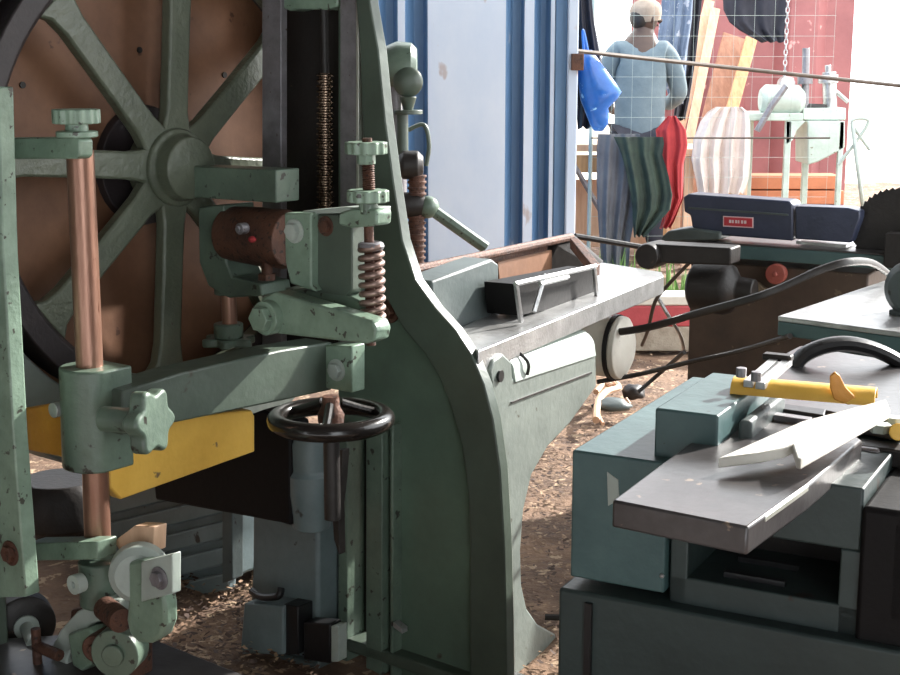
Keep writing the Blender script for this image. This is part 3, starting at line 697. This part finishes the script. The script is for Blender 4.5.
# blade
bc=nf.off(.05).p(897,232); r=nf.m(897,232)*43; pts=[]
n=44
for i in range(n):
    th=2*PI*i/n; th2=2*PI*(i+.75)/n
    pts+= [bc+(e*math.cos(th)+UP*math.sin(th))*r*1.0, bc+(e*math.cos(th2)+UP*math.sin(th2))*r*.95]
P_(MB().prism(pts,nn*.004),'saw_blade',M_dark,.0,FS)
P_(MB().box(nf.off(-.02).p(897,250),(e,nn,UP),(.03,.03,.05)),'blade_block',M_dark,.004,FS)
# left end: roller, plate
rl=pY(649,256,Y3-.05)
P_(MB().lathe(rl+nn*.1,-nn,[(0,.03),(.01,.038),(.1,.04),(.12,.036),(.122,.018)],28),'end_roller',M_dark,.003,FS)
P_(MB().prism([rl+UP*.036-e*.01,rl+UP*.04+e*.25,rl+e*.25-UP*.01,rl+e*.02-UP*.02],nn*.09),'roller_arm',M_dark,.006,FS)
P_(plate(nf.off(-.02),[(660,238),(668,231),(690,228),(720,232),(720,240),(662,242)],.12),'side_casting',M_slate,.006,FS)
mo=pY(716,288,Y3-.02)
P_(MB().lathe(mo+e*-.08,e,[(0,.05),(.015,.075),(.11,.078),(.13,.07),(.15,.04),(.2,.035)],30),'motor',M_dark,.004,FS)
rk=q1.lerp(q2,.0); rkp=PL(b1-nn*.003,nn).p(778,273)
P_(MB().cyl(rkp,rkp-nn*.03,.031,28).cyl(rkp-nn*.03,rkp-nn*.036,.008,10),'red_knob',mat('dusty_red_plastic',(176,96,84),(150,76,66),.5,0,8),.003,FS)
P_(MB().prism([PL(b1-nn*.003,nn).p(*w) for w in ((742,278),(760,282),(770,290),(758,296),(746,292))],-nn*.03),'lever_plate',mat('dusty_tan_paint',(136,120,96),(110,96,78),.6),.003,FS)
# belts / cables
def cable(name,pts,r,label,m_=M_cord,cat='cable',flat=1):
    MB().tube(pts,r,8,flat=flat).build(name,m_,label=label,cat=cat)
cable('drive_belt',[pY(593,335,3.95),pY(645,328,3.8),pY(702,312,3.6),pY(750,299,3.5),pY(783,287,3.5),pY(820,270,3.5),pY(848,262,3.5),pY(872,263,3.6),pY(890,275,3.7)],.007,'dark sagging belt running from the planer up to the table saw, uppermost of the lines',cat='belt',flat=1.5)
cable('twisted_cable',[pY(597,382,3.9),pY(640,374,3.9),pY(690,362,3.7),pY(740,351,3.5),pY(790,336,3.2)],.007,'thick twisted cable stretched low from the planer motor to the saw bench')
cable('loose_cable',[pY(638,392,4.4),pY(660,373,4.4),pY(684,352,4.2)],.007,'short loose dark cable crossing the floor beneath the twisted cable')
cable('thin_wire',[pY(690,262,4.3),pY(668,285,4.4),pY(655,302,4.4),pY(648,330,4.5),pY(642,345,4.6)],.006,'thin pale wire hanging down left of the table saw',M_wire,'wire')
cable('bent_wire',[pY(657,296,4.4),pY(668,315,4.4),pY(680,335,4.45),pY(684,350,4.5)],.006,'short bent pale wire dangling beside the table saw roller',M_steelb,'wire')
# ============================================================ BACKGROUND
# painted kerb
ky=6.6
kb=thing('kerb_block',V((pY(650,320,ky).x,ky,0)),'low red and white painted block on the ground behind the planer table','block')
w=.6; kc=pY(650,320,ky).x
P_(MB().box(V((kc,ky,.05)),(X,YY,UP),(w,.08,.06)),'base_course',M_stone,.008,kb)
P_(MB().box(V((kc,ky,.16)),(X,YY,UP),(w,.08,.05)),'red_course',mat('faded_red_paint',(190,80,84),(160,60,66),.6,0,6),.008,kb)
P_(MB().box(V((kc,ky,.235)),(X,YY,UP),(w,.08,.024)),'white_course',M_white,.008,kb)
# grass
g=MB()
for i in range(500):
    x=random.uniform(.8,2.4); y=random.uniform(7.6,8.4); h=random.uniform(.08,.3); a=random.uniform(0,6.28); d=V((math.cos(a),math.sin(a),0))
    b=V((x,y,-.03)); g.add([b-d*.01,b+d*.01,b+UP*h+d*random.uniform(-.06,.06)+V((0,0.01,0))],[(0,1,2)])
tag(g.build('grass',M_grass),'bright green grass growing behind the painted block','grass',kind='stuff')
# fence
FY=8.55
FN=thing('wire_fence',V((pY(760,200,FY).x,FY,0)),'rusty wire mesh fence with a thick sagging top rod, in front of the man','fence')
P_(MB().tube([pY(577,51,7.0),pY(725,67,7.6),pY(903,86,8.0)],.011,8),'top_rod',M_wire,0,FN)
pxs=pY(915,100,8.0); P_(MB().cyl(V((pxs.x,pxs.y,-.03)),V((pxs.x,pxs.y,1.5)),.03,10),'end_post',M_wire,0,FN)
ms=MB(); fx0=pY(592,100,FY).x; fx1=pY(832,100,FY).x
i=0; x=fx0
while x<=fx1: ms.tube([V((x,FY,-.03)),V((x,FY,2.0))],.0010,3,smooth=False); x+=.12
z=.05
while z<2.0: ms.tube([V((fx0,FY,z)),V((fx1,FY,z))],.0010,3,smooth=False); z+=.12
P_(ms,'wire_mesh',M_palec,0,FN)
zr=pY(600,138,FY).z
P_(MB().tube([V((fx0,FY,zr)),V((fx1,FY,zr))],.006,6,smooth=False),'middle_rod',M_wire,0,FN)
for x in (fx0,): P_(MB().cyl(V((x,FY+.03,-.03)),V((x,FY+.03,2.05)),.012,8),'fence_post',M_palec,0,FN)
# cloth helper: rows (v,uL,uR)
def cloth(name,rows,Y,m_,label,cat,amp=.03,nf=4,nu=40,thick=.01,ph=0,parent=None,drift=0.4):
    nv=10*(len(rows)-1); g=[]
    for j in range(nv+1):
        t=j/nv*(len(rows)-1); i=min(int(t),len(rows)-2); f=t-i
        r0,r1=rows[i],rows[i+1]
        v=r0[0]+(r1[0]-r0[0])*f; ul=r0[1]+(r1[1]-r0[1])*f; ur=r0[2]+(r1[2]-r0[2])*f
        row=[]
        for k in range(nu+1):
            s=k/nu; u=ul+(ur-ul)*s; p=pY(u,v,Y)
            a=amp*min(1,.35+.65*j/nv)
            p=p+YY*(a*math.sin(s*nf*2*PI+ph+drift*t)+a*.4*math.sin(s*nf*4.7*PI+2*ph+t))
            p=p-UP*(a*.25*math.sin(s*nf*2*PI+1)*(j/nv)**3)
            row.append(p)
        g.append(row)
    vs=[];fs=[]; n=nu+1
    for row in g: vs+=row
    off=len(vs)
    for row in g: vs+=[p+YY*thick for p in row]
    for j in range(nv):
        for k in range(nu):
            a=j*n+k; fs.append((a,a+1,a+n+1,a+n)); fs.append((off+a,off+a+n,off+a+n+1,off+a+1))
    for k in range(nu): fs.append((k,off+k,off+k+1,k+1)); a=nv*n+k; fs.append((a,a+1,off+a+1,off+a))
    for j in range(nv): a=j*n; fs.append((a,a+n,off+a+n,off+a)); a=j*n+nu; fs.append((a,off+a,off+a+n,a+n))
    mb=MB().add(vs,fs)
    return mb.build(name,m_,parent,label=label,cat=cat,ang=80)
cloth('trousers',[(134,598,640),(150,597,641),(180,597,640),(210,598,636),(240,600,630),(268,602,628)],FY-.07,M_trous,'grey trousers hanging over the fence rod in front of the man','trousers',.022,2.5)
cloth('jacket',[(137,614,663),(143,617,664),(155,622,662),(175,627,668),(195,631,672),(210,633,670),(222,633,660),(236,634,645)],FY-.15,M_dkgreen,'dark green jacket hanging over the fence rod between grey trousers and red cloth','jacket',.028,2.5,ph=1)
cloth('red_cloth',[(116,668,676),(130,656,686),(145,658,688),(165,660,684),(190,663,684),(198,668,684),(222,662,674),(228,660,670)],FY-.09,M_red,'bright red cloth hanging on the fence right of the dark jacket','cloth',.022,2)
# dark garment + blue bag on container corner
HY_=7.25
cloth('dark_garment',[(-20,573,590),(20,575,594),(50,576,600),(80,576,606),(110,577,602),(128,578,594)],HY_,M_darkcl,'dark garment hanging at the container corner behind the blue bag','garment',.03,2)
bg=MB(); rows=[(50,580,592),(58,577,597),(70,578,606),(84,579,616),(92,580,621),(100,581,616),(108,584,608),(116,587,609),(124,590,608),(131,594,603)]
vs=[];fs=[];seg=20
for v,a,b in rows:
    c=pY((a+b)/2,v,HY_-.12); rx=(b-a)/2*HY_/F_
    for k in range(seg):
        th=2*PI*k/seg; vs.append(c+V((math.cos(th)*rx,math.sin(th)*min(rx,.07)*(1+.2*math.sin(3*th+v)),0)))
for i in range(len(rows)-1):
    for k in range(seg): fs.append((i*seg+k,i*seg+(k+1)%seg,(i+1)*seg+(k+1)%seg,(i+1)*seg+k))
fs.append(tuple(range(seg))); fs.append(tuple((len(rows)-1)*seg+k for k in range(seg)))
bg.add(vs,fs)
bag=thing('plastic_bag',pY(596,131,HY_-.12),'bright blue plastic bag hanging from the container corner','bag')
bg.build('bag_body',M_bag,bag,ang=70)
MB().tube([pY(584,52,HY_-.12),pY(583,30,HY_-.08),pY(588,52,HY_-.12)],.008,6).build('bag_handle',M_bag,bag)
cloth('blue_overall',[(-20,664,694),(20,660,692),(50,657,688),(80,664,686),(104,672,684)],9.9,M_blcl,'washed blue overall hanging behind the man beside the leaning planks','overall',.025,3)
cloth('dark_overcoat',[(-20,690,704),(20,688,700),(60,684,696),(100,676,690),(120,674,686)],10.0,M_darkcl,'narrow dark coat hanging between blue overall and leaning planks','coat',.03,2)
cloth('dark_jacket',[(-20,722,788),(10,724,786),(22,730,786),(30,740,784),(42,762,784)],9.6,M_darkcl,'dark grey jacket hanging high above the planks beside the chain','jacket',.02,2.5)
# line to hang these from
MB().tube([V((1.0,9.92,1.9)),V((2.2,9.8,1.9)),V((3.0,9.6,1.9))],.006,6).build('clothes_line',M_wire,label='thin line high up carrying the hanging overall and coats',cat='line')
# chain
ch=MB(); 
for i in range(36):
    c=V((pY(788,0,9.46).x,9.46,2.42-i*.034)); ax=X if i%2 else YY
    vs=[]; 
    pts=[c+V((0,0,0))+(( YY if i%2 else X)*math.cos(t*2*PI/10)*.011)+UP*math.sin(t*2*PI/10)*.021 for t in range(11)]
    ch.tube(pts,.0042,5,smooth=False)
ch.build('chain',M_steelb,label='steel link chain hanging down to the pale green machine',cat='chain')
# planks leaning
def plank(top,bot,wpx,Y,m_,label,t=.03):
    a=pY(*top,Y+.35); b0=pY(*bot,Y); dr=(a-b0).normalized()
    k=(b0.z+.03)/(-dr.z) if dr.z else 0
    b=b0+dr*k
    w=wpx*Y/F_/2; s=dr.cross(YY).normalized()
    if s.x<0: s=-s
    MB().prism([a-s*w,a+s*w,b+s*w,b-s*w],YY*t).build('plank',m_,bev=.003,label=label,cat='plank',group='planks leaning against the red wall')
plank((710,0),(681,125),10,10.4,M_woodp,'leftmost pinkish plank leaning beside the dark coat')
plank((716,8),(692,128),9,10.3,M_woodp,'second leaning plank, narrow and pale, just right of the leftmost one')
plank((736,36),(712,130),26,10.45,M_woodr,'widest leaning board, reddish brown, in the middle of the planks')
plank((752,38),(728,125),12,10.3,M_wood,'tan leaning plank, rightmost of the planks')
# bench on left behind trousers
WBx=pY(606,200,10).x
WB=thing('workbench',V((WBx,10.05,0)),'pale raw wood workbench behind the container corner and hanging trousers','bench')
bz=pY(585,148,9.75).z
P_(MB().box(V((WBx,10.05,bz)),(X,YY,UP),(.42,.32,.025)),'bench_top',M_woodp,.004,WB)
P_(MB().box(V((WBx,9.78,bz-.11)),(X,YY,UP),(.40,.02,.06)),'apron',M_wood,.004,WB)
P_(MB().box(V((WBx,9.95,.28)),(X,YY,UP),(.38,.02,.24)),'lower_panel',M_woodp,.004,WB)
for x in (-.37,.37):
    for y in (9.80,10.3): P_(MB().box(V((WBx+x,y,bz/2-.03)),(X,YY,UP),(.035,.035,bz/2)),'leg',M_wood,.004,WB)
P_(MB().tube([pY(574,165,9.72),pY(600,210,9.72)],.018,4,smooth=False),'brace',M_steel,.0,WB)
# pale table with cloth
PT=thing('trestle_table',V((pY(712,190,9.3).x,9.5,0)),'pale wooden table piled with cloth beside the green machine','table')
tz=pY(700,152,9.3).z; tx=pY(718,152,9.3).x
P_(MB().box(V((tx,9.6,tz)),(X,YY,UP),(.21,.3,.02)),'table_top',M_woodp,.004,PT)
for x in (-.18,.18):
    for y in (9.36,9.84): P_(MB().box(V((tx+x,y,tz/2-.03)),(X,YY,UP),(.03,.03,tz/2)),'leg',M_woodp,.003,PT)
cloth('cloth_heap',[(107,716,742),(112,708,748),(122,701,750),(140,694,751),(160,692,751),(178,696,750),(194,699,745)],9.22,M_palecl,'pale pink striped cloth draped over the wooden table edge','cloth',.03,4)
# green machine on stand
GM=thing('bench_machine',V((pY(800,190,9.4).x,9.6,0)),'pale mint green grinding machine on a metal stand before the red wall','machine')
G=YP(9.3); mg=9.3/F_
P_(rect(G,748,113,803,121,.4),'stand_top',M_mint,.006,GM)
P_(rect(G.off(.05),803,108,846,120,.4),'side_top',M_mint,.006,GM)
P_(MB().lathe(G.off(.1).p(760,100),X,[(0,.07),(.03,.10),(.25,.10),(.29,.06)],28),'motor',M_mint,.004,GM)
P_(MB().lathe(G.off(.12).p(786,84),YY,[(-.05,.05),(.05,.05)],20),'crank_boss',M_steelb,.003,GM)
P_(MB().tube([G.off(-.05).p(786,86),G.off(-.05).p(772,105),G.off(-.05).p(757,131)],.022,6,smooth=False),'crank_arm',M_steel,0,GM)
P_(MB().cyl(G.off(.1).p(806,48),G.off(.1).p(805,112),.024,14).cyl(G.off(.1).p(805,76),G.off(.1).p(805,84),.05,16),'pillar',M_steel,.002,GM)
P_(MB().cyl(G.off(.15).p(829,72),G.off(.15).p(830,108),.045,18).cyl(G.off(.15).p(828,65),G.off(.15).p(828,73),.02,14).cyl(G.off(.15).p(828,75),G.off(.15).p(828,83),.065,18),'spindle_head',M_steelb,.003,GM)
P_(MB().tube([G.off(.15).p(832,88),G.off(.15).p(848,102)],.015,6,smooth=False),'handle',M_steelb,0,GM)
P_(MB().cyl(G.off(.1).p(806,107),G.off(.1).p(826,108),.025,14),'arbor',M_dark,0,GM)
P_(plate(G,[(808,121),(845,121),(845,148),(818,162),(808,165)],.35),'belt_cover',M_mint,.008,GM)
for u0,u1,dd in ((786,792,0),(805,811,.35),(840,845,0),(750,754,.35)):
    a=G.off(dd).p(u0,121); b=G.off(dd).p(u1,121); P_(MB().prism([a,b,V((b.x,b.y,-.03)),V((a.x,a.y,-.03))],YY*.04),'leg',M_mint,.004,GM)
P_(plate(G,[(786,121),(806,121),(797,130),(793,140),(786,145)],.03),'gusset',M_mint,.003,GM)
# stacked orange-brown boards behind
bw=pY(780,180,10.6)
for i in range(5):
    MB().box(V((bw.x-.05+.03*(i%2),10.4,.03+i*.11)),(X,YY,UP),(.42,.12,.05)).build('timber',M_brick,bev=.006,label=['bottom','second lowest','middle','second highest','topmost'][i]+' orange brown timber of the stack beneath the green machine',cat='timber',group='stacked timbers under the machine')
# white bracket / tripod on far right
cable('white_frame',[pY(838,165,9.0),pY(861,135,9.0),pY(868,120,9.0),pY(852,122,9.0),pY(870,150,9.0)],.012,'thin pale folding frame standing right of the green machine',M_palec,'frame')
cable('pale_prop',[pZ(868,260,-.03)+V((0,-.05,0)),pY(862,200,9.0),pY(852,122,9.0)],.014,'pale prop carrying the thin folding frame',M_palec,'prop')
# ============================================================ PERSON
def skin(name,vs,es,rad,m_,parent,sub=2,label=None):
    loc=wloc(parent); me=bpy.data.meshes.new(name); me.from_pydata([V(v)-loc for v in vs],es,[]); me.materials.append(m_)
    o=bpy.data.objects.new(name,me); COL.objects.link(o); o.parent=parent
    s=o.modifiers.new('sk','SKIN'); s.use_smooth_shade=True
    if not me.skin_vertices: 
        bpy.context.view_layer.objects.active=o
    for i,r in enumerate(rad): me.skin_vertices[0].data[i].radius=(r if isinstance(r,tuple) else (r,r))
    me.skin_vertices[0].data[0].use_root=True
    b=o.modifiers.new('s','SUBSURF'); b.levels=sub; b.render_levels=sub
    if label: o['label']=label
    return o
py=9.45; pxm=pY(640,100,py).x
PE=thing('person',V((pxm,py,0)),'man in beige cap and faded blue grey shirt standing with his back turned','person')
def pp(x,y,z): return V((pxm+x,py+y,z))
# head turned to the right and forward
hx=pY(640,20,py); ztop=pY(636,5,py).z
S=ztop/1.72
def q_(x,y,z): return pp(x*S,y*S,z*S)
body_v=[q_(0,0,.92),q_(0,0,1.12),q_(-.01,0,1.32),q_(0,.02,1.46),q_(.02,.03,1.56),q_(.03,.04,1.64),
 q_(-.19,.02,1.40),q_(-.24,.06,1.13),q_(-.16,.27,1.02),q_(-.10,.33,1.01),
 q_(.19,.02,1.40),q_(.27,.06,1.13),q_(.20,.28,1.04),q_(.15,.35,1.04),
 q_(-.1,0,.85),q_(-.11,.01,.47),q_(-.11,0,.07),q_(-.12,.16,.03),
 q_(.1,0,.85),q_(.12,.01,.47),q_(.12,0,.07),q_(.13,.16,.03)]
body_e=[(0,1),(1,2),(2,3),(3,4),(4,5),(3,6),(6,7),(7,8),(8,9),(3,10),(10,11),(11,12),(12,13),(0,14),(14,15),(15,16),(16,17),(0,18),(18,19),(19,20),(20,21)]
rad=[.12,.11,.13,.07,.055,.085,.05,.04,.028,.03,.05,.04,.028,.03,.08,.055,.04,.04,.08,.055,.04,.04]
skin('body',body_v,body_e,[r*S for r in rad],M_skin,PE)
# head: shaped, with face toward right-far
hc=q_(.03,.04,1.64); fdir=V((.93,.37,0)).normalized(); sd=V((.37,-.93,0))
MB().ball(hc,.1*S,.82,.9,1.15,24).build('head',M_skin,PE)
MB().cyl(hc+fdir*.08*S-UP*.0,hc+fdir*.115*S-UP*.025*S,.012*S,8,.018*S).build('nose',M_skin,PE)
MB().ball(hc+sd*.088*S-UP*.01,.028*S,.5,.6,1,12).build('ear',M_skin,PE)
MB().ball(hc-sd*.088*S-UP*.01,.028*S,.5,.6,1,12).build('ear',M_skin,PE)
for s in (-1,1): MB().ball(hc+fdir*.088*S+sd*s*.032*S+UP*.012,.011*S).build('eye',M_black,PE)
MB().ball(hc+fdir*.085*S-UP*.05*S,.018*S,1,1,.35).build('mouth',M_rust,PE)
MB().ball(hc-fdir*.035*S-UP*.0*S,.092*S,.86,.92,.95,20).build('hair',M_dark,PE)
cp_=MB().lathe(hc+UP*.02*S,(UP-fdir*.12),[(-.045,.094*S),(.0,.106*S),(.04,.106*S),(.065,.092*S),(.092,.06*S),(.1,.02*S)],28)
cp_.build('cap',M_cap,PE,ang=60)
# hands with fingers
for hnd,el in ((9,8),(13,12)):
    hp_=body_v[hnd]; d=(body_v[hnd]-body_v[el]).normalized(); s_=d.cross(UP).normalized()
    m_=MB().ball(hp_,.036*S,1,1,.55)
    for i in range(4):
        b=hp_+d*.03*S+s_*(i-1.5)*.018*S; m_.tube([b,b+d*.035*S-UP*.006,b+d*(.05+.008*(i in(1,2)))*S-UP*.025],.0085*S,8)
    sg=-1 if hnd==9 else 1
    b=hp_-s_*sg*.03*S; m_.tube([b,b+d*.02*S-s_*sg*.02*S,b+d*.045*S-s_*sg*.022*S],.0095*S,8)
    m_.build('hand',M_skin,PE,ang=70)
shv=[q_(0,0,.70),q_(0,0,1.12),q_(-.0,0,1.30),q_(.0,.02,1.49),q_(-.13,.01,1.43),q_(-.20,.02,1.37),q_(-.25,.06,1.13),q_(-.18,.24,1.03),q_(.13,.01,1.43),q_(.20,.02,1.37),q_(.28,.06,1.13),q_(.21,.25,1.05)]
she=[(0,1),(1,2),(2,3),(3,4),(4,5),(5,6),(6,7),(3,8),(8,9),(9,10),(10,11)]
skin('shirt',shv,she,[(a*S,b*S) for a,b in ((.185,.14),(.185,.14),(.20,.135),(.075,.075),(.085,.08),(.08,.08),(.065,.065),(.05,.05),(.085,.08),(.08,.08),(.065,.065),(.05,.05))],M_shirt,PE)
MB().ring(q_(.01,.03,1.505),UP,.065*S,.02*S,24,8).build('collar',M_shirt,PE)
trv=[q_(0,0,.93),q_(-.10,0,.84),q_(-.115,.01,.47),q_(-.11,0,.1),q_(.10,0,.84),q_(.12,.01,.47),q_(.12,0,.1)]
skin('trousers',trv,[(0,1),(1,2),(2,3),(0,4),(4,5),(5,6)],[r*S for r in (.15,.105,.075,.065,.105,.075,.065)],M_darkcl,PE)
# ============================================================ FLOOR DEBRIS
def stuff(name,n,regs,mm,label,size):
    m=MB()
    for i in range(n):
        x0,x1,y0,y1=random.choice(regs); x=random.uniform(x0,x1); y=random.uniform(y0,y1)
        a=random.uniform(0,PI); d=V((math.cos(a),math.sin(a),random.uniform(-.3,.3))); s=V((-math.sin(a),math.cos(a),random.uniform(-.4,.4))); L=random.uniform(*size); w=L*random.uniform(.2,.6)
        c=V((x,y,random.uniform(-.02,.012))); m.add([c-d*L-s*w,c+d*L-s*w*.7,c+d*L*.8+s*w,c-d*L*.9+s*w*.8],[(0,1,2,3)])
    return m.build(name,mm,label=label,cat='debris',kind='stuff')
regs=[(-.9,-.3,2.9,4.8),(.1,.9,3.0,6.4),(-.9,2,3,6.4)]
stuff('wood_shavings',9000,regs,M_chip,'pale curled wood shavings scattered over the dirt floor',(.003,.010))
stuff('dark_chips',9000,regs,M_chipd,'dark bark chips scattered over the dirt floor',(.003,.011))
from mathutils import noise
def rock(u,v,Y,r,mm,name,label,cat,sq=(1,1,.7),grp=None):
    c=pZ(u,v,r*.5); m=MB(); m.ball(c,r,*sq,seg=18)
    m.v=[c+(p-c)*(1+.35*noise.noise((p-c)*(1.6/r)+V((u,v,0)))) for p in m.v]
    m.build(name,mm,label=label,cat=cat,group=grp,ang=70)
rock(634,392,0,.045,M_dark,'stone','dark rounded lump on the sawdust under the belt','stone')
rock(612,405,0,.055,M_slate,'stone','flat dark grey lump in front of the white roots','stone',(1.4,1,.45))
rock(560,578,0,.02,M_stone,'stone','small pale pebble near the jointer cabinet base','stone') if False else None
m=MB(); a=[pZ(u,v,.04) for u,v in ((596,420),(598,402),(606,392),(618,388),(616,384))]
m.tube(a,.014,8)
m.tube([pZ(596,392,.03),pZ(604,384,.04),pZ(612,386,.04)],.012,8); m.tube([pZ(626,398,.04),pZ(630,404,.02)],.006,6); m.tube([pZ(598,414,.03),pZ(603,424,.01)],.008,6)
m.build('branch',M_woodp,label='pale bent branch piece lying on the sawdust below the planer',cat='branch')
MB().tube([pZ(545,617,.02),pZ(575,618,.02)],.008,8).build('iron_rod',M_dark,label='dark iron rod lying on the floor between planer foot and jointer',cat='rod')
# ============================================================ LIGHT
w=bpy.data.worlds.new('world'); scn.world=w; w.use_nodes=True
w.node_tree.nodes['Background'].inputs[0].default_value=(.93,.97,1,1); w.node_tree.nodes['Background'].inputs[1].default_value=4.5
sd_=bpy.data.lights.new('sun','SUN'); so=bpy.data.objects.new('sun',sd_); COL.objects.link(so)
sd_.energy=13.0; sd_.angle=.02; sd_.color=(1,.96,.9)
dirv=V((-.71,-.55,-.5)); so.rotation_euler=dirv.to_track_quat('-Z','Y').to_euler(); so.location=(6,-4,8)
scn.view_settings.view_transform='Standard'; scn.view_settings.look='None'; scn.view_settings.gamma=1; scn.view_settings.use_curve_mapping=False
scn.view_settings.exposure=.0
scn.cycles.use_denoising=True
scn.cycles.max_bounces=8
